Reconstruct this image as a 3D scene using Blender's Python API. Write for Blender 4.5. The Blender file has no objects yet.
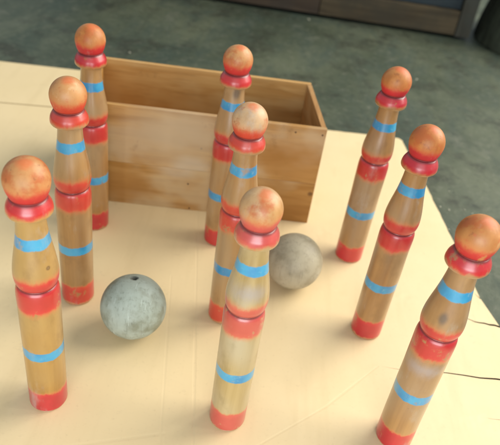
import bpy, bmesh, math, random
from mathutils import Vector, Matrix, noise as mnoise

random.seed(7)
scene = bpy.context.scene
COL = scene.collection
S = 0.28                      # metres per fitted unit (a skittle is about 30 cm tall)
R = math.radians

# ------------------------------------------------------------------ helpers
def V(x, y, z=0.0):
    return Vector((x * S, y * S, z * S))

def tag(o, label=None, cat=None, group=None, kind=None):
    if label: o['label'] = label
    if cat: o['category'] = cat
    if group: o['group'] = group
    if kind: o['kind'] = kind
    return o

def empty(name, loc):
    o = bpy.data.objects.new(name, None)
    o.empty_display_size = 0.03
    COL.objects.link(o)
    o.location = loc
    return o

def link(name, bm, mat, parent=None, smooth=True):
    me = bpy.data.meshes.new(name)
    bm.normal_update()
    bm.to_mesh(me); bm.free()
    if mat: me.materials.append(mat)
    for p in me.polygons: p.use_smooth = smooth
    o = bpy.data.objects.new(name, me)
    COL.objects.link(o)
    if parent: o.parent = parent
    return o

def catmull(pts, n=6):
    """smooth a profile; repeated points make a corner"""
    out = []
    m = len(pts)
    for i in range(m - 1):
        p0 = pts[max(i - 1, 0)]; p1 = pts[i]; p2 = pts[i + 1]; p3 = pts[min(i + 2, m - 1)]
        if p1 == p2: continue
        for k in range(n):
            t = k / n
            q = []
            for a in range(2):
                q.append(0.5 * (2 * p1[a] + (p2[a] - p0[a]) * t
                         + (2 * p0[a] - 5 * p1[a] + 4 * p2[a] - p3[a]) * t * t
                         + (3 * p1[a] - p0[a] - 3 * p2[a] + p3[a]) * t ** 3))
            out.append((max(q[0], 0.0), q[1]))
    out.append(pts[-1])
    return out

def lathe(profile, seg=80, seed=0.0, amp=0.0):
    bm = bmesh.new()
    rings = []
    for (r, z) in profile:
        if r < 1e-6:
            rings.append([bm.verts.new((0, 0, z * S))])
        else:
            ring = []
            for k in range(seg):
                a = 2 * math.pi * k / seg
                rr = r
                if amp:
                    rr += amp * mnoise.noise(Vector((math.cos(a) * 1.5 + seed, math.sin(a) * 1.5, z * 9)))
                ring.append(bm.verts.new((rr * S * math.cos(a), rr * S * math.sin(a), z * S)))
            rings.append(ring)
    for A, B in zip(rings[:-1], rings[1:]):
        if len(A) == 1 and len(B) == 1: continue
        for k in range(seg):
            k2 = (k + 1) % seg
            if len(A) == 1: bm.faces.new((A[0], B[k2], B[k]))
            elif len(B) == 1: bm.faces.new((A[k], A[k2], B[0]))
            else: bm.faces.new((A[k], A[k2], B[k2], B[k]))
    bmesh.ops.recalc_face_normals(bm, faces=bm.faces)
    return bm

def prism(bm, quad, z0, z1, bevel=0.0008, org=Vector((0, 0, 0))):
    """quad: 4 (x, y) corners counter-clockwise in fitted units"""
    lo = [bm.verts.new(V(x, y, z0) - org) for x, y in quad]
    hi = [bm.verts.new(V(x, y, z1) - org) for x, y in quad]
    fs = [bm.faces.new(lo[::-1]), bm.faces.new(hi)]
    n = len(quad)
    for k in range(n):
        fs.append(bm.faces.new((lo[k], lo[(k + 1) % n], hi[(k + 1) % n], hi[k])))
    if bevel:
        es = list({e for f in fs for e in f.edges})
        bmesh.ops.bevel(bm, geom=es, offset=bevel, segments=2, profile=0.6, affect='EDGES')
    return bm

# ------------------------------------------------------------------ node helper
class NT:
    def __init__(self, name):
        self.m = bpy.data.materials.new(name)
        self.m.use_nodes = True
        self.t = self.m.node_tree
        self.b = self.t.nodes['Principled BSDF']
        self.co = self.t.nodes.new('ShaderNodeTexCoord').outputs['Object']
    def n(self, typ, **kw):
        nd = self.t.nodes.new(typ)
        for k, v in kw.items(): setattr(nd, k, v)
        return nd
    def put(self, sock, v):
        if isinstance(v, bpy.types.NodeSocket): self.t.links.new(v, sock)
        elif isinstance(v, (tuple, list)) and len(v) == 3 and sock.type == 'RGBA': sock.default_value = (*v, 1)
        else: sock.default_value = v
    def math(self, op, a, b=0.0, c=None, clamp=False):
        nd = self.n('ShaderNodeMath', operation=op, use_clamp=clamp)
        self.put(nd.inputs[0], a); self.put(nd.inputs[1], b)
        if c is not None: self.put(nd.inputs[2], c)
        return nd.outputs[0]
    def map(self, scale=(1, 1, 1), off=(0, 0, 0), rot=(0, 0, 0), src=None):
        nd = self.n('ShaderNodeMapping')
        self.put(nd.inputs['Vector'], src or self.co)
        nd.inputs['Location'].default_value = off
        nd.inputs['Rotation'].default_value = rot
        nd.inputs['Scale'].default_value = scale
        return nd.outputs[0]
    def noise(self, vec, scale, detail=4, rough=0.55, dist=0.0):
        nd = self.n('ShaderNodeTexNoise')
        self.put(nd.inputs['Vector'], vec)
        nd.inputs['Scale'].default_value = scale
        nd.inputs['Detail'].default_value = detail
        nd.inputs['Roughness'].default_value = rough
        nd.inputs['Distortion'].default_value = dist
        return nd.outputs['Fac']
    def rng(self, v, a, b, c=0.0, d=1.0, smooth=True):
        nd = self.n('ShaderNodeMapRange')
        nd.interpolation_type = 'SMOOTHSTEP' if smooth else 'LINEAR'
        self.put(nd.inputs['Value'], v)
        for k, x in zip(('From Min', 'From Max', 'To Min', 'To Max'), (a, b, c, d)): self.put(nd.inputs[k], x)
        return nd.outputs['Result']
    def mix(self, f, a, b, blend='MIX'):
        nd = self.n('ShaderNodeMix', data_type='RGBA', blend_type=blend)
        self.put(nd.inputs[0], f); self.put(nd.inputs[6], a); self.put(nd.inputs[7], b)
        return nd.outputs[2]
    def xyz(self, vec=None):
        nd = self.n('ShaderNodeSeparateXYZ')
        self.put(nd.inputs[0], vec or self.co)
        return nd.outputs
    def dist(self, p, vec=None, scale=None):
        nd = self.n('ShaderNodeVectorMath', operation='SUBTRACT')
        self.put(nd.inputs[0], vec or self.co); nd.inputs[1].default_value = p
        o = nd.outputs[0]
        if scale:
            m = self.n('ShaderNodeVectorMath', operation='MULTIPLY')
            self.put(m.inputs[0], o); m.inputs[1].default_value = scale; o = m.outputs[0]
        l = self.n('ShaderNodeVectorMath', operation='LENGTH')
        self.put(l.inputs[0], o)
        return l.outputs['Value']
    def bump(self, h, strength, distance):
        nd = self.n('ShaderNodeBump')
        nd.inputs['Strength'].default_value = strength
        nd.inputs['Distance'].default_value = distance
        self.put(nd.inputs['Height'], h)
        self.t.links.new(nd.outputs['Normal'], self.b.inputs['Normal'])
    def out(self, color, rough, spec=0.5, coat=0.0, coat_rough=0.2):
        self.put(self.b.inputs['Base Color'], color)
        self.put(self.b.inputs['Roughness'], rough)
        self.b.inputs['Specular IOR Level'].default_value = spec
        self.b.inputs['Coat Weight'].default_value = coat
        self.b.inputs['Coat Roughness'].default_value = coat_rough
        return self.m

# ------------------------------------------------------------------ skittle paint
def skittle_mat(part, seed, tone, red, wear, marks=(), dz=0.0):
    """varnished turned wood with painted bands, worn through in places"""
    t = NT('skittle_%s_paint' % part)
    off = (seed * 1.37, seed * 0.71, seed * 2.13)
    z = t.math('DIVIDE', t.xyz()[2], S)
    grain = t.noise(t.map((70, 70, 5), off), 1.0, 5, 0.6, 0.3)
    mott = t.noise(t.map((1, 1, 0.7), off), 38, 4, 0.6)
    big = t.noise(t.map((1, 1, 0.5), off), 14, 2, 0.5)
    lo, hi, gr = tone
    c = t.mix(t.rng(grain, 0.3, 0.7), lo, hi)
    c = t.mix(t.rng(big, 0.42, 0.66, 0, 0.65), c, gr)
    c = t.mix(t.rng(mott, 0.52, 0.75, 0, 0.4), c, tuple(v * 0.6 for v in lo))
    fine = t.noise(t.map((1, 1, 1), off), 160, 3, 0.6)
    c = t.mix(t.rng(fine, 0.70, 0.78, 0, 0.5), c, (0.12, 0.07, 0.035))        # specks and pin holes
    for (p, r0, kind) in marks:
        d = t.dist(p, scale=(1, 1, 0.6) if kind == 'bruise' else (1, 1, 1))
        d = t.math('ADD', d, t.math('MULTIPLY', t.math('SUBTRACT', mott, 0.5), r0 * 0.6))
        if kind == 'knot':
            c = t.mix(t.rng(d, r0 * 0.6, r0 * 1.3, 0.8, 0), c, (0.14, 0.07, 0.025))
            c = t.mix(t.rng(d, 0.0, r0 * 0.6, 0.9, 0), c, (0.45, 0.28, 0.12))
        elif kind == 'bruise':
            c = t.mix(t.rng(d, r0 * 0.3, r0 * 1.2, 0.75, 0), c, (0.10, 0.075, 0.06))
    edge = t.noise(t.map((1, 1, 0.5), off), 70, 6, 0.72)
    z = t.math('ADD', z, dz)
    zz = t.math('ADD', z, t.math('MULTIPLY', t.math('SUBTRACT', edge, 0.5), 0.022))
    zt = t.math('ADD', z, t.math('MULTIPLY', t.math('SUBTRACT', edge, 0.5), 0.050))
    def band(v, a, b, e):
        return t.math('MULTIPLY', t.rng(v, a - e, a + e), t.rng(v, b - e, b + e, 1, 0))
    chips = t.noise(t.map((1, 1, 0.8), off), 55, 6, 0.7)
    chip = t.rng(chips, 0.66 - wear * 0.20, 0.75 - wear * 0.20, 1, 0.12)
    chip_hard = t.rng(chips, 0.62 - wear * 0.08, 0.74 - wear * 0.08, 1, 0.30)
    rc = t.mix(t.rng(mott, 0.35, 0.7), red[0], red[1])
    rc = t.mix(t.rng(big, 0.35, 0.65, 0, 0.5), rc, red[2])
    bc = t.mix(t.rng(mott, 0.3, 0.7), (0.016, 0.22, 0.46), (0.05, 0.36, 0.58))
    bc = t.mix(t.rng(fine, 0.58, 0.72, 0, 0.5), bc, (0.20, 0.40, 0.50))
    if part == 'head':                                            # red-brown handling blotches on the head
        bl = t.noise(t.map((1, 1, 1), (off[2], off[0], off[1])), 42, 5, 0.65)
        c = t.mix(t.rng(bl, 0.48, 0.64, 0, 0.8), c, (0.46, 0.105, 0.022))
        c = t.mix(t.rng(t.noise(t.map((1, 1, 1), (off[2], off[0] + 4, off[1])), 95, 4, 0.65), 0.60, 0.70, 0, 0.6), c, (0.28, 0.085, 0.025))
        c = t.mix(t.rng(bl, 0.28, 0.42, 0.55, 0), c, (0.70, 0.47, 0.25))
    masks = []
    oc = (0.64, 0.17, 0.055)
    def soft(a, b, e, grow, fade):
        masks.append((t.math('MULTIPLY', t.math('MULTIPLY', band(zt, a - grow, b + grow, e * 1.5), chip), fade), oc))
        masks.append((t.math('MULTIPLY', band(zt, a, b, e), chip), rc))
        masks.append((t.math('MULTIPLY', band(zt, a + 0.016, b - 0.016, e * 1.6), t.math('MULTIPLY', chip, 0.35)), tuple(v * 0.85 for v in red[0])))
    if part == 'lower_body':
        soft(-0.03, 0.104, 0.006, 0.006, 0.7)
        soft(0.520, 0.70, 0.010, 0.012, 0.6)
        masks.append((t.math('MULTIPLY', band(zz, 0.286, 0.328, 0.003), chip_hard), bc))
        lip = t.rng(zt, 0.004, 0.016, 0.8, 0)                    # bare wood worn along the foot
        masks.append((lip, (0.48, 0.27, 0.11)))
    elif part == 'upper_body':
        soft(0.50, 0.652, 0.011, 0.012, 0.6)
        masks.append((t.math('MULTIPLY', band(zz, 0.776, 0.816, 0.003), chip_hard), bc))
    elif part == 'collar':
        soft(0.903, 1.2, 0.008, 0.004, 0.6)
    else:
        soft(0.5, 0.984, 0.016, 0.016, 0.55)
        # a worn dab of red left on the crown
        d = t.dist((0.002, -0.004, 1.066 * S), scale=(1, 1, 0.6))
        dd = t.math('ADD', d, t.math('MULTIPLY', t.math('SUBTRACT', edge, 0.5), 0.012))
        masks.append((t.rng(dd, 0.003, 0.009, 0.75, 0), (0.62, 0.14, 0.035)))
        spots = t.rng(t.noise(t.map((1, 1, 1), (off[0] + 3, off[1], off[2])), 70, 2, 0.5), 0.72 - wear * 0.03, 0.76, 0, 0.9 * max(0, wear - 0.3))
        masks.append((spots, rc))
    paint = None
    for mk, cc in masks:
        c = t.mix(mk, c, cc)
        paint = mk if paint is None else t.math('MAXIMUM', paint, mk)
    # grey-white rubbed patches; one smear also holds a painted highlight
    z = t.math('SUBTRACT', z, dz)
    rub = t.noise(t.map((1, 1, 0.35), (off[1], off[2], off[0])), 30, 5, 0.7)
    c = t.mix(t.rng(rub, 0.58, 0.75, 0, 0.5), c, (0.42, 0.37, 0.32))
    for (p, r0, kind) in marks:
        if kind == 'smear':
            d = t.dist(p, scale=(0.8, 0.8, 1.7))
            d = t.math('ADD', d, t.math('MULTIPLY', t.math('SUBTRACT', chips, 0.5), r0 * 1.6))
            c = t.mix(t.rng(d, 0.0, r0 * 1.2, 0.6, 0), c, (0.35, 0.32, 0.335))
    # darker red at the turned grooves
    if part in ('lower_body', 'upper_body'):
        g = t.rng(t.math('ABSOLUTE', t.math('SUBTRACT', z, 0.603)), 0.002, 0.009, 0.7, 0)
    else:
        g = t.rng(t.math('ABSOLUTE', t.math('SUBTRACT', z, 0.9447)), 0.002, 0.011, 0.75, 0)
    c = t.mix(g, c, (0.10, 0.012, 0.012))
    rough = t.rng(mott, 0.3, 0.7, 0.30, 0.46) if part != 'head' else t.rng(mott, 0.3, 0.7, 0.46, 0.62)
    h = t.math('ADD', t.math('MULTIPLY', grain, 0.5), t.math('MULTIPLY', chips, 0.6))
    h = t.math('ADD', h, t.math('MULTIPLY', paint, 0.25))
    t.bump(h, 0.22, 0.0012)
    return t.out(c, rough, 0.5, 0.9 if part != 'head' else 0.2, 0.30 if part != 'head' else 0.42)

LOWER = catmull([(0, 0), (0, 0), (.060, 0), (.0655, .002), (.069, .008), (.0702, .02), (.0703, .12), (.0705, .25), (.0708, .40),
                 (.0712, .50), (.0718, .545), (.0715, .570), (.0690, .588), (.0640, .598), (.0590, .6025), (.0590, .6025), (0, .6025)])
UPPER = catmull([(0, .6030), (0, .6030), (.0590, .6030), (.0645, .608), (.0700, .621), (.0728, .640), (.0728, .660), (.0705, .685), (.0660, .715),
                 (.0600, .748), (.0543, .782), (.0498, .815), (.0470, .845), (.0463, .868), (.0470, .882), (.0490, .8885), (.0490, .8885), (0, .8885)])
COLLAR = catmull([(0, .886), (0, .886), (.0490, .884), (.0590, .8855), (.0668, .8885), (.0702, .8930), (.0711, .8990), (.0704, .9075), (.0682, .9175),
                  (.0632, .928), (.0580, .9375), (.0545, .9425), (.0512, .9445), (.0512, .9445), (0, .9445)])
HEAD = catmull([(0, .9448), (0, .9448), (.0508, .9448), (.0530, .9475), (.0562, .9545), (.0600, .9640), (.0634, .9755), (.0658, .9880)], 4)[:-1] + \
       [(.0668 * math.cos(R(a)), .9990 + .0668 * math.sin(R(a)) * (1.02 if a > 0 else 1.0)) for a in [-9.5 + 99.5 * k / 36 for k in range(36)]] + [(0, .9990 + .0668 * 1.02)]

TAN = ((0.31, 0.140, 0.034), (0.44, 0.225, 0.064), (0.39, 0.265, 0.140))
HONEY = ((0.34, 0.155, 0.022), (0.49, 0.255, 0.050), (0.44, 0.280, 0.095))
PALE = ((0.34, 0.225, 0.072), (0.48, 0.345, 0.145), (0.50, 0.44, 0.31))
GREY = ((0.29, 0.138, 0.042), (0.41, 0.215, 0.072), (0.37, 0.255, 0.150))
HEADT = ((0.40, 0.120, 0.018), (0.56, 0.215, 0.048), (0.58, 0.31, 0.12))
HEADP = ((0.45, 0.215, 0.062), (0.58, 0.32, 0.120), (0.62, 0.42, 0.24))
RED = ((0.46, 0.007, 0.018), (0.62, 0.016, 0.028), (0.64, 0.045, 0.022))
PINK = ((0.52, 0.050, 0.052), (0.62, 0.095, 0.080), (0.64, 0.14, 0.065))
ORNG = ((0.54, 0.018, 0.016), (0.65, 0.045, 0.024), (0.66, 0.090, 0.026))

# x, y, wood tone, head tone, red, wear, head scale, label
PINS = [
 (-0.664, 1.502, HONEY, HEADT, RED, 0.25, 1.045, 'bright red banded skittle at the front left, small round knot on its belly'),
 (-0.727, 2.070, TAN, HEADT, ORNG, 0.30, 1.01, 'skittle with greyish neck standing between the front left skittle and the box corner skittle'),
 (-0.808, 2.616, TAN, HEADT, RED, 0.30, 1.00, 'rearmost left skittle standing before the left end of the open wooden box'),
 (-0.160, 2.644, TAN, HEADT, RED, 0.20, 0.98, 'slim looking skittle close before the middle of the wooden box, orange head against the box'),
 (-0.057, 2.092, TAN, HEADP, ORNG, 0.45, 1.00, 'pale headed skittle in the centre of the group, half hidden by the skittle before it'),
 (0.027, 1.539, PALE, HEADP, PINK, 0.45, 1.00, 'faded skittle in the middle of the front row with pinkish paint and whitish belly'),
 (0.546, 2.676, GREY, HEADT, RED, 0.35, 0.98, 'skittle to the right of the wooden box, its head against the dark floor'),
 (0.607, 2.134, GREY, HEADT, RED, 0.35, 1.01, 'skittle with grey brown body by the right far corner of the pale sheet'),
 (0.686, 1.570, GREY, HEADT, RED, 0.60, 1.01, 'most worn skittle at the right edge in front, chipped red collar and whitish rubbed body'),
]
proto = None
for i, (x, y, tone, head, red, wear, hs, label) in enumerate(PINS):
    t = empty('skittle', V(x, y, 0))
    tag(t, label, 'skittle', 'red and blue banded skittles on the pale sheet')
    sd = 3.1 + i * 5.7
    marks = {0: {'upper_body': [((0.0166, -0.0107, 0.702 * S), 0.0024, 'knot')]},
             8: {'upper_body': [((-0.0075, -0.0172, 0.705 * S), 0.0050, 'bruise')], 'lower_body': [((-0.0079, -0.0181, 0.462 * S), 0.022, 'smear')]},
             5: {'upper_body': [((0.0002, -0.0195, 0.71 * S), 0.020, 'smear')]},  # whitish belly, its bluish highlight painted into the same smear
             3: {'upper_body': [((0.004, -0.0120, 0.86 * S), 0.006, 'bruise')]}}.get(i, {})
    rs = 1 + 0.012 * math.sin(i * 2.4)
    dz = 0.005 * math.sin(i * 4.1 + 1)
    for part, prof, tn in (('lower_body', LOWER, tone), ('upper_body', UPPER, tone), ('collar', COLLAR, tone), ('head', HEAD, head)):
        bm = lathe([(r_ * rs, z_) for r_, z_ in prof], 80, sd, 0.0011)
        o = link(part, bm, skittle_mat(part, sd, tn, red, wear, marks.get(part, ()), 0.0 if part in ('head', 'collar') else dz), t)
        if part == 'head':
            # heads differ a little in size; scale about the neck groove
            me = o.data
            for v in me.vertices:
                v.co.x *= hs; v.co.y *= hs
                v.co.z = 0.9448 * S + (v.co.z - 0.9448 * S) * hs

# ------------------------------------------------------------------ balls
def ball(x, y, r, seed, cols, hole, label):
    t = NT('worn_ball_surface')
    off = (seed, seed * .7, seed * 1.9)
    n1 = t.noise(t.map((1, 1, 1), off), 26, 5, 0.62)
    n2 = t.noise(t.map((1.6, 1, 1.2), off, (0.3, 0.5, 0)), 16, 4, 0.6, 0.2)
    n3 = t.noise(t.map((1, 1, 1), off), 120, 4, 0.7)
    c = t.mix(t.rng(n1, 0.38, 0.60), cols[0], cols[1])
    c = t.mix(t.rng(n2, 0.46, 0.74, 0, 0.6), c, cols[2])
    c = t.mix(t.rng(n3, 0.60, 0.75, 0, 0.5), c, tuple(v * 0.45 for v in cols[0]))
    gr = t.noise(t.map((260, 260, 14), off, (0.15, 0.1, 0)), 1, 4, 0.6, 0.4)           # end-worn wood grain
    c = t.mix(t.rng(gr, 0.52, 0.75, 0, 0.4), c, tuple(v * 0.6 for v in cols[0]))
    sc = t.noise(t.map((400, 30, 60), off, (0.7, 0.2, 1.1)), 1, 2, 0.5)
    c = t.mix(t.rng(sc, 0.68, 0.76, 0, 0.45), c, tuple(min(0.8, v * 1.25) for v in cols[2]))
    if len(hole) == 3:
        hv = Vector(hole).normalized() * (r * S)
        c = t.mix(t.rng(t.dist(tuple(hv * 0.94)), 0.0040, 0.0068, 0.8, 0), c, (0.05, 0.05, 0.04))     # shade inside the hole, put into the colour
    t.bump(t.math('ADD', n3, n1), 0.25, 0.0012)
    m = t.out(c, t.rng(n1, 0.3, 0.7, 0.42, 0.62), 0.4)
    bm = bmesh.new()
    bmesh.ops.create_icosphere(bm, subdivisions=6, radius=r * S)
    hd = Vector(hole[:3]).normalized()
    for v in bm.verts:
        d = v.co.normalized()
        f = 1 + 0.004 * mnoise.noise(d * 2.1 + Vector(off))
        a = math.acos(max(-1, min(1, d.dot(hd)))) * r * S     # arc distance to the finger dent
        a += 0.0008 * mnoise.noise(v.co * 300)
        if a < 0.0040: f -= (0.26 if len(hole) == 3 else 0.03) * min(1, (0.0040 - a) / 0.0016)
        v.co *= f
    o = link('wooden_ball', bm, m)
    o.location = V(x, y, r)
    return tag(o, label, 'ball', 'wooden skittle balls')

ball(-0.4356, 1.9145, 0.1386, 2.0, ((0.19, 0.20, 0.14), (0.32, 0.36, 0.30), (0.47, 0.53, 0.47)), (-0.04, 0.22, 0.97),
     'bluish grey ball with a dark hole on top, nearest the left skittles')
ball(0.2412, 2.3847, 0.1372, 9.0, ((0.26, 0.22, 0.14), (0.38, 0.33, 0.225), (0.44, 0.40, 0.30)), (0.34, 0.16, 0.92, 0),
     'greenish grey worn ball before the box, right behind the faded front skittle')

# ------------------------------------------------------------------ wooden box
def board_mat(seed, axis, lo, hi, pale, knots=(), stain=None):
    t = NT('pine_board')
    sc = [55, 55, 55]; sc[axis] = 3.0
    off = (seed, seed * 1.3, seed * .6)
    warp = t.noise(t.map((4, 4, 4), off), 1.6, 2, 0.5)
    g1 = t.noise(t.map(tuple(sc), off), 1.0, 6, 0.62, 0.8)
    sc2 = [200, 200, 200]; sc2[axis] = 9.0
    g2 = t.noise(t.map(tuple(sc2), off), 1.0, 3, 0.6)
    b = t.noise(t.map((1, 1, 1.6), off), 9, 3, 0.55)
    c = t.mix(t.rng(g1, 0.32, 0.68), lo, hi)
    c = t.mix(t.rng(g2, 0.5, 0.75, 0, 0.35), c, tuple(v * .6 for v in lo))
    c = t.mix(t.rng(b, 0.44, 0.64, 0, 0.75), c, pale)
    dirt = t.noise(t.map((1, 1, 1), (seed * 2, 1, 4)), 24, 5, 0.7)
    c = t.mix(t.rng(dirt, 0.60, 0.76, 0, 0.45), c, tuple(v * .45 for v in lo))
    for (p, r) in knots:
        d = t.dist(p)
        d = t.math('ADD', d, t.math('MULTIPLY', t.math('SUBTRACT', dirt, 0.5), r * 0.9))
        c = t.mix(t.rng(d, r * .5, r * 1.3, 0.9, 0), c, (0.085, 0.032, 0.012))
    if stain:
        for (p, r, k, scol) in stain:
            d = t.dist(p, scale=(1, 1, 1.6))
            d = t.math('ADD', d, t.math('MULTIPLY', t.math('SUBTRACT', b, 0.5), r * 1.2))
            c = t.mix(t.rng(d, r * .4, r * 1.2, k, 0), c, scol)
    t.bump(t.math('ADD', g1, t.math('MULTIPLY', g2, 0.6)), 0.18, 0.001)
    return t.out(c, t.rng(g1, 0.3, 0.7, 0.38, 0.55), 0.45)

FL = Vector((-0.875, 2.822)); FR = Vector((0.319, 2.910)); BR = Vector((0.228, 3.474)); BL = Vector((-1.000, 3.392))
HB = 0.594; TH = 0.026
bc = (FL + FR + BR + BL) / 4
org = V(bc.x, bc.y, 0)
box = empty('wooden_box', org)
tag(box, 'open wooden box of knotty boards standing behind the skittles', 'box')
ex = (FR - FL).normalized(); 
def inner(p, q, t):            # shift the edge p->q inward (left of travel, ccw) by t
    d = (q - p).normalized(); n = Vector((-d.y, d.x)); return p + n * t, q + n * t
LO = (0.36, 0.165, 0.034); HI = (0.54, 0.295, 0.085); PL = (0.54, 0.37, 0.18)
def local(x, y, z): return V(x, y, z) - org
f0, f1 = inner(FL, FR, TH)
frontq = [FL, FR, f1, f0]
zs = 0.262                                                   # seam between the two front boards
zsr = 0.282
def board(name, quad, z0, z1, mat):
    bm = bmesh.new()
    prism(bm, [(p.x, p.y) for p in quad], z0, z1, 0.0004, org)
    return link(name, bm, mat, box, smooth=False)
nx, ny = 0.0734, -0.9973
lower = board('front_board', frontq, 0.0, zs - 0.0004, board_mat(2.0, 0, LO, HI, (0.54, 0.39, 0.21),
        [(local(0.301, 2.909, 0.196), 0.0042)], [(local(-0.72, 2.833, 0.12), 0.055, 0.7, (0.36, 0.165, 0.035)), (local(0.12, 2.895, 0.15), 0.06, 0.6, (0.40, 0.19, 0.045)), (local(-0.42, 2.85, 0.26), 0.035, 0.6, (0.54, 0.43, 0.29))]))
upper = board('front_board', frontq, zs + 0.0004, HB, board_mat(5.0, 0, LO, HI, (0.54, 0.385, 0.22),
        [(local(-0.31, 2.864, 0.40), 0.0016)], [(local(0.16, 2.898, 0.40), 0.07, 0.65, (0.42, 0.20, 0.05)), (local(-0.45, 2.849, 0.46), 0.09, 0.6, (0.52, 0.40, 0.25)), (local(-0.36, 2.85, 0.27), 0.035, 0.65, (0.56, 0.46, 0.32))]))
# back boards
b0, b1 = inner(BR, BL, TH)
m0 = [BR, BL, b1, b0]
board('back_board', m0, 0.0, 0.30, board_mat(11.0, 0, LO, HI, PL))
board('back_board', m0, 0.303, HB, board_mat(14.0, 0, (0.50, 0.26, 0.075), (0.62, 0.37, 0.13), (0.64, 0.42, 0.18), [(local(-0.55, 3.436, 0.36), 0.004), (local(-0.30, 3.45, 0.335), 0.0018)]))
# side boards sit between front and back
def side(p, q, name, mat):
    s0, s1 = inner(p, q, TH)
    d = (q - p).normalized()
    e = (TH + 0.0012)
    quad = [p + d * e, q - d * e, s1 - d * e, s0 + d * e]
    return board(name, quad, 0.0, HB - 0.002, mat)
side(FR, BR, 'side_board', board_mat(17.0, 1, (0.32, 0.15, 0.04), (0.46, 0.24, 0.08), PL))
side(BL, FL, 'side_board', board_mat(19.0, 1, LO, HI, PL))
i = TH + 0.002
bq = [FL + Vector((i, i)), FR + Vector((-i * 1.3, i)), BR + Vector((-i, -i)), BL + Vector((i * 1.3, -i))]
board('bottom_board', bq, 0.004, 0.030, board_mat(23.0, 0, LO, HI, PL))
# nail heads along the front edges
tn = NT('rusty_nail'); nail_m = tn.out((0.085, 0.045, 0.022), 0.6, 0.4)
for (par, x, z) in ((upper, 0.161, 0.560), (upper, 0.300, 0.561), (lower, -0.365, 0.172), (lower, -0.348, 0.012)):
    k = (x - FL.x) / (FR.x - FL.x); p = FL.lerp(FR, k)
    bm = bmesh.new()
    bmesh.ops.create_cone(bm, cap_ends=True, segments=14, radius1=0.0014, radius2=0.0011, depth=0.0010)
    bmesh.ops.rotate(bm, verts=bm.verts, matrix=Matrix.Rotation(R(90), 3, 'X'))
    bmesh.ops.translate(bm, verts=bm.verts, vec=V(p.x, p.y, z) - org + Vector((nx, ny, 0)) * 0.0002)
    link('nail', bm, nail_m, par)

# ------------------------------------------------------------------ flattened cardboard under everything
def card_mat():
    t = NT('cardboard')
    n1 = t.noise(t.map((1, 1, 1)), 6, 4, 0.6)
    n2 = t.noise(t.map((1, 1, 1)), 220, 3, 0.6)
    n3 = t.noise(t.map((1, 1, 1), (3, 5, 1)), 2.2, 3, 0.5)
    c = t.mix(t.rng(n1, 0.3, 0.7), (0.75, 0.588, 0.332), (0.80, 0.636, 0.376))
    c = t.mix(t.rng(n3, 0.35, 0.65, 0, 0.6), c, (0.77, 0.597, 0.328))
    c = t.mix(t.rng(n2, 0.55, 0.8, 0, 0.25), c, (0.55, 0.41, 0.22))
    st = t.noise(t.map((1, 1, 1), (9, 2, 1)), 30, 6, 0.75)
    c = t.mix(t.rng(st, 0.61, 0.80, 0, 0.5), c, (0.42, 0.31, 0.18))
    c = t.mix(t.rng(t.noise(t.map((40, 5, 1), (1, 3, 0), (0, 0, 0.07)), 1, 4, 0.6), 0.50, 0.75, 0, 0.25), c, (0.62, 0.47, 0.24))
    # creases pressed in the board: distance to segments
    h = None
    segs = [((-0.315, 2.97), (-0.07, 1.30), 0.0024, 1.0), ((-0.34, 2.3), (-0.20, 1.35), 0.002, 0.6),
            ((0.10, 1.38), (0.42, 1.66), 0.002, 0.6), ((0.42, 1.66), (0.652, 1.92), 0.002, 0.6), ((-0.9, 2.65), (-2.2, 2.5), 0.003, 0.5),
            ((-0.55, 1.30), (-0.2, 1.42), 0.003, 0.5), ((0.36, 2.86), (1.18, 2.62), 0.002, 0.4)]
    x, y, _ = t.xyz()
    for (a, b, w, k) in segs:
        ax, ay = a[0] * S, a[1] * S; dx, dy = b[0] * S - ax, b[1] * S - ay; L2 = dx * dx + dy * dy
        u = t.math('SUBTRACT', x, ax); v = t.math('SUBTRACT', y, ay)
        s = t.math('DIVIDE', t.math('ADD', t.math('MULTIPLY', u, dx), t.math('MULTIPLY', v, dy)), L2, clamp=True)
        px = t.math('SUBTRACT', u, t.math('MULTIPLY', s, dx)); py = t.math('SUBTRACT', v, t.math('MULTIPLY', s, dy))
        d = t.math('SQRT', t.math('ADD', t.math('MULTIPLY', px, px), t.math('MULTIPLY', py, py)))
        d = t.math('ADD', d, t.math('MULTIPLY', t.math('SUBTRACT', n1, 0.5), 0.004))
        g = t.rng(t.math('ABSOLUTE', d), 0, w, k, 0)
        h = g if h is None else t.math('MAXIMUM', h, g)
    c = t.mix(t.math('MULTIPLY', h, 0.05), c, (0.60, 0.46, 0.27))
    hh = t.math('ADD', t.math('MULTIPLY', h, -0.38), t.math('ADD', t.math('MULTIPLY', n1, 0.9), t.math('MULTIPLY', n2, 0.08)))
    fl = t.math('SINE', t.math('ADD', t.math('MULTIPLY', x, 900), t.math('MULTIPLY', y, 70)))      # flutes of the board
    fib = t.noise(t.map((90, 900, 1)), 1, 3, 0.6)
    hh = t.math('ADD', hh, t.math('ADD', t.math('MULTIPLY', fl, 0.012), t.math('MULTIPLY', fib, 0.06)))
    dent = t.noise(t.map((1, 1, 1), (2, 8, 4)), 16, 3, 0.5)
    hh = t.math('ADD', hh, t.rng(dent, 0.25, 0.40, -0.6, 0))
    t.bump(hh, 0.24, 0.0025)
    return t.out(c, 0.55, 0.35)
CARD = card_mat()

def jag(a, b, n, amp, seed):
    rnd = random.Random(seed); pts = []
    d = Vector((b[0] - a[0], b[1] - a[1])); nrm = Vector((-d.y, d.x)).normalized()
    for k in range(1, n):
        s = k / n; p = Vector(a) + d * s + nrm * rnd.uniform(-amp, amp); pts.append((p.x, p.y))
    return pts

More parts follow.
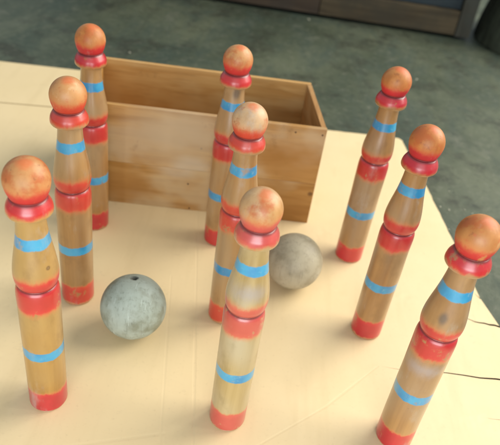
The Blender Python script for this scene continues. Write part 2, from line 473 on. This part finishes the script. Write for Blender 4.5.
def tear(edge_hi, edge_lo, tip, mid_amp, seed):
    """points of a torn notch: in along the upper lip, back along the lower one"""
    up = jag(edge_hi, tip, 9, mid_amp, seed)
    lo = []
    n = len(up)
    for k, p in enumerate(reversed(up)):
        s = (k + 1) / (n + 1)
        w = (edge_hi[1] - edge_lo[1]) * s
        lo.append((p[0], p[1] - max(w, 0.001)))
    return [edge_hi] + up + [tip] + lo + [edge_lo]

ex_ = lambda yy: 1.279 + (2.286 - yy) * 0.176 if yy < 2.286 else None
outline = [(-3.6, -0.6), (1.80, -0.6)]
outline += [(1.60, 0.55)]
right = []
right += tear((1.222, 2.492), (1.226, 2.478), (1.20, 2.520), 0.002, 5)
right += tear((1.279, 2.300), (1.281, 2.287), (1.06, 2.315), 0.008, 3)
right += tear((1.335, 1.956), (1.337, 1.945), (0.66, 1.922), 0.009, 4)
right += tear((1.375, 1.733), (1.377, 1.727), (1.085, 1.728), 0.003, 6)
back = [(-3.6, 3.45), (-2.1, 3.70), (-1.39, 3.80), (-0.80, 3.90), (-0.55, 4.00), (0.444, 4.084), (0.985, 4.128), (1.081, 3.541), (1.172, 2.905)]
# counter-clockwise: bottom edge, up the right side, back edge to the left
ccw = [(-3.6, -0.6), (1.80, -0.6), (1.60, 0.55)] + right[::-1] + [(1.172, 2.905)] + jag((1.172, 2.905), (1.081, 3.541), 14, 0.0035, 11) + [(1.081, 3.541)] + jag((1.081, 3.541), (0.985, 4.128), 12, 0.0035, 12) + [(0.992, 4.10), (0.968, 4.128)] + jag((0.968, 4.128), (0.444, 4.084), 12, 0.003, 13) + [(0.444, 4.084), (-0.55, 4.00), (-0.80, 3.90), (-1.39, 3.80), (-2.1, 3.70), (-3.6, 3.45)]
def sheet(pts, z0, z1, mat, name, parent=None, lift=None):
    bm = bmesh.new()
    vs = [bm.verts.new(V(x, y, 0) + Vector((0, 0, z1))) for x, y in pts]
    f = bm.faces.new(vs)
    if f.normal.z < 0: f.normal_flip()
    bmesh.ops.triangulate(bm, faces=[f])
    ext = bmesh.ops.extrude_face_region(bm, geom=list(bm.faces))
    bmesh.ops.translate(bm, verts=[v for v in ext['geom'] if isinstance(v, bmesh.types.BMVert)], vec=(0, 0, z0 - z1))
    bmesh.ops.recalc_face_normals(bm, faces=bm.faces)
    if lift:
        for v in bm.verts: v.co.z += lift(v.co)
    return link(name, bm, mat, parent, smooth=False)
card = sheet(ccw, -0.0040, 0.0, CARD, 'cardboard_sheet')
tag(card, 'large pale flattened cardboard sheet lying on the floor under the skittles', 'cardboard')
# the flap beyond the fold at the back left, hinged a little upwards
fl = [(-3.6, 3.47), (-2.1, 3.712), (-1.39, 3.812), (-0.80, 3.912), (-0.62, 3.985), (-0.66, 4.45), (-1.448, 4.41), (-2.037, 4.352), (-3.6, 4.20)]
flap = sheet(fl, -0.0040, 0.0004, CARD, 'flap', card, lambda c: max(0.0, (c.y / S - (3.80 + 0.14 * (c.x / S + 1.39)))) * S * 0.02)

# ------------------------------------------------------------------ floor
def floor_mat():
    t = NT('concrete_floor')
    n1 = t.noise(t.map((1, 1, 1)), 3.2, 5, 0.6, 0.4)
    n2 = t.noise(t.map((1.5, 0.55, 1), (4, 2, 0)), 6, 6, 0.68, 0.5)
    n3 = t.noise(t.map((1, 1, 1)), 75, 6, 0.75)
    n4 = t.noise(t.map((1, 1, 1), (7, 1, 3)), 8, 6, 0.68)
    c = t.mix(t.rng(n1, 0.34, 0.66), (0.050, 0.064, 0.040), (0.108, 0.122, 0.076))
    c = t.mix(t.rng(n2, 0.42, 0.68, 0, 0.75), c, (0.040, 0.060, 0.046))
    c = t.mix(t.rng(n4, 0.50, 0.66, 0, 0.75), c, (0.032, 0.034, 0.022))
    c = t.mix(t.rng(n4, 0.30, 0.44, 0.5, 0), c, (0.155, 0.158, 0.115))
    c = t.mix(t.rng(n3, 0.52, 0.72, 0, 0.55), c, (0.17, 0.17, 0.125))
    c = t.mix(t.rng(n3, 0.30, 0.45, 0.6, 0), c, (0.022, 0.028, 0.022))
    vo = t.n('ShaderNodeTexVoronoi', feature='DISTANCE_TO_EDGE')
    t.put(vo.inputs['Vector'], t.map((1, 1, 1), (0.3, 0.1, 0)))
    vo.inputs['Scale'].default_value = 1.3
    dd = t.math('ADD', vo.outputs['Distance'], t.math('MULTIPLY', t.math('SUBTRACT', n4, 0.5), 0.05))
    crack = t.rng(t.math('ABSOLUTE', dd), 0.0, 0.005, 0.22, 0)
    c = t.mix(crack, c, (0.02, 0.024, 0.018))
    t.bump(t.math('SUBTRACT', t.math('ADD', n3, t.math('MULTIPLY', n1, 2)), crack), 0.45, 0.003)
    return t.out(c, t.rng(n2, 0.3, 0.7, 0.45, 0.7), 0.35)
bm = bmesh.new()
vs = [bm.verts.new((x, y, -0.0042)) for x, y in ((-5, -3), (5, -3), (5, 6), (-5, 6))]
bm.faces.new(vs)
tag(link('floor', bm, floor_mat()), kind='structure')

# pale crumbs lying on the floor by the sheet
crumb_m = NT('pale_crumb').out((0.34, 0.33, 0.25), 0.8, 0.2)
crumbs = [(1.150, 3.318, 0.9), (1.202, 3.298, 1.0), (1.305, 3.326, 0.8), (1.253, 5.331, 1.7), (0.278, 6.50, 2.4), (1.345, 3.295, 0.7), (1.165, 3.085, 0.8), (1.205, 2.965, 0.9), (1.24, 3.52, 0.7), (-1.20, 4.95, 1.5), (1.335, 2.75, 0.7)]
for k, (x, y, s) in enumerate(crumbs):
    bm = bmesh.new()
    bmesh.ops.create_icosphere(bm, subdivisions=2, radius=0.0016 * s)
    for v in bm.verts:
        v.co *= 1 + 0.5 * mnoise.noise(v.co * 700 + Vector((k, 0, 0)))
        v.co.z *= 0.55; v.co.x *= 1.5
    o = link('crumb', bm, crumb_m, smooth=False)
    o.location = V(x, y, 0) + Vector((0, 0, -0.0036)); o.rotation_euler = (0, 0, k * 1.3)
    tag(o, 'tiny pale crumb lying on the dark floor', 'crumb', 'pale crumbs scattered on the floor')

# ------------------------------------------------------------------ old cabinet along the back
def old_wood(seed, axis, lo, hi, gr):
    t = NT('old_weathered_wood')
    sc = [40, 40, 40]; sc[axis] = 3
    off = (seed, seed * .4, seed * 1.7)
    g = t.noise(t.map(tuple(sc), off), 1, 5, 0.65, 0.5)
    b = t.noise(t.map((1, 1, 1), off), 9, 4, 0.6)
    c = t.mix(t.rng(g, 0.3, 0.7), lo, hi)
    c = t.mix(t.rng(b, 0.42, 0.66, 0, 0.8), c, gr)
    t.bump(g, 0.3, 0.002)
    return t.out(c, 0.65, 0.25)
yw = 6.60
cab = empty('old_cabinet', V(0.2, yw, 0))
tag(cab, 'dark old wooden cabinet front along the back of the floor', 'cabinet')
corg = V(0.2, yw, 0)
def cpart(name, x0, x1, y0, y1, z0, z1, mat, bev=0.0015):
    bm = bmesh.new()
    prism(bm, [(x0, y0), (x1, y0), (x1, y1), (x0, y1)], z0, z1, bev, corg)
    return link(name, bm, mat, cab, smooth=False)
W1 = old_wood(2, 0, (0.050, 0.036, 0.020), (0.115, 0.085, 0.047), (0.055, 0.046, 0.030))
W2 = old_wood(5, 0, (0.048, 0.032, 0.021), (0.090, 0.062, 0.040), (0.058, 0.045, 0.034))
W3 = old_wood(8, 2, (0.050, 0.046, 0.034), (0.090, 0.084, 0.062), (0.058, 0.062, 0.050))
WD = old_wood(11, 0, (0.022, 0.030, 0.035), (0.040, 0.052, 0.056), (0.028, 0.042, 0.050))
cpart('bottom_rail', 0.372, 1.79, yw, yw + 0.12, 0.022, 0.262, W1)
cpart('side_rail', -2.2, 0.366, yw + 0.004, yw + 0.12, 0.020, 0.42, W2)
cpart('stile', 1.796, 1.945, yw - 0.008, yw + 0.13, 0.012, 1.6, W3)
cpart('stile', 0.372, 0.56, yw + 0.006, yw + 0.12, 0.265, 1.6, W2)
cpart('panel', 0.565, 1.79, yw + 0.06, yw + 0.11, 0.265, 1.6, WD)
cpart('panel', -2.2, 0.366, yw + 0.05, yw + 0.11, 0.424, 1.6, W2)
cpart('carcass', -2.2, 1.94, yw + 0.14, yw + 0.9, 0.03, 1.58, WD)
for fx in (-2.1, 0.35, 1.75):
    cpart('foot', fx, fx + 0.1, yw + 0.2, yw + 0.3, -0.015, 0.028, WD, 0.001)

# rough dark stump at the right edge
bm = bmesh.new()
bmesh.ops.create_cone(bm, cap_ends=True, cap_tris=False, segments=72, radius1=0.60 * S, radius2=0.50 * S, depth=0.95 * S)
for _ in range(2):
    bmesh.ops.subdivide_edges(bm, edges=[e for e in bm.edges if abs(e.verts[0].co.z - e.verts[1].co.z) > 0.01], cuts=5)
for v in bm.verts:
    a = math.atan2(v.co.y, v.co.x)
    f = 1 + 0.06 * mnoise.noise(Vector((math.cos(a) * 2, math.sin(a) * 2, v.co.z * 6))) + 0.03 * mnoise.noise(Vector((math.cos(a) * 7, math.sin(a) * 7, v.co.z * 3)))
    v.co.x *= f; v.co.y *= f
t = NT('stump_bark')
g = t.noise(t.map((30, 30, 7)), 1, 5, 0.65, 0.5)
b = t.noise(t.map((1, 1, 1)), 10, 4, 0.6)
c = t.mix(t.rng(g, 0.35, 0.65), (0.014, 0.016, 0.010), (0.045, 0.050, 0.032))
c = t.mix(t.rng(b, 0.45, 0.65, 0, 0.6), c, (0.062, 0.072, 0.05))
t.bump(g, 0.6, 0.006)
o = link('stump', bm, t.out(c, 0.75, 0.2))
o.location = V(2.66, 6.72, 0.95 / 2) + Vector((0, 0, -0.0042))
tag(o, 'dark rough stump at the right edge beside the cabinet post', 'stump')

# ------------------------------------------------------------------ light
w = bpy.data.worlds.new('World'); scene.world = w; w.use_nodes = True
bg = w.node_tree.nodes['Background']
bg.inputs[0].default_value = (0.80, 0.92, 1.0, 1); bg.inputs[1].default_value = 0.42

def area(name, loc, target, sx, sy, power, col):
    l = bpy.data.lights.new(name, 'AREA'); l.shape = 'RECTANGLE'; l.size = sx; l.size_y = sy
    l.energy = power; l.color = col
    o = bpy.data.objects.new(name, l); COL.objects.link(o)
    o.location = loc
    o.rotation_euler = (Vector(target) - Vector(loc)).to_track_quat('-Z', 'Y').to_euler()
    return o
area('door_light', (0.10, -1.15, 0.50), (0.08, 0.6, 0.12), 1.3, 0.8, 24, (0.93, 0.97, 1.0))
area('window_light', (2.1, 1.5, 1.9), (0.2, 0.55, 0.0), 2.5, 2.2, 118, (1.0, 0.95, 0.86))

# ------------------------------------------------------------------ camera
cam = bpy.data.cameras.new('camera')
cam.sensor_fit = 'HORIZONTAL'; cam.sensor_width = 36.0
cam.lens = 630.608 / 500 * 36.0
cam.clip_start = 0.01; cam.clip_end = 60
co = bpy.data.objects.new('camera', cam); COL.objects.link(co)
r_ = Vector((0.98829435, 0.08996774, 0.12320748)); u_ = Vector((-0.15255909, 0.58282075, 0.79815143)); f_ = Vector((0, 0.80760497, -0.58972385))
co.matrix_world = Matrix(((r_.x, u_.x, -f_.x, 0), (r_.y, u_.y, -f_.y, 0), (r_.z, u_.z, -f_.z, 2.06731022 * S), (0, 0, 0, 1)))
cam.dof.use_dof = True
cam.dof.focus_distance = 0.62
cam.dof.aperture_fstop = 8
scene.camera = co

scene.view_settings.view_transform = 'Standard'
scene.view_settings.look = 'None'
scene.view_settings.exposure = 0.2
scene.view_settings.gamma = 1.0
scene.render.resolution_x = 1024; scene.render.resolution_y = 911
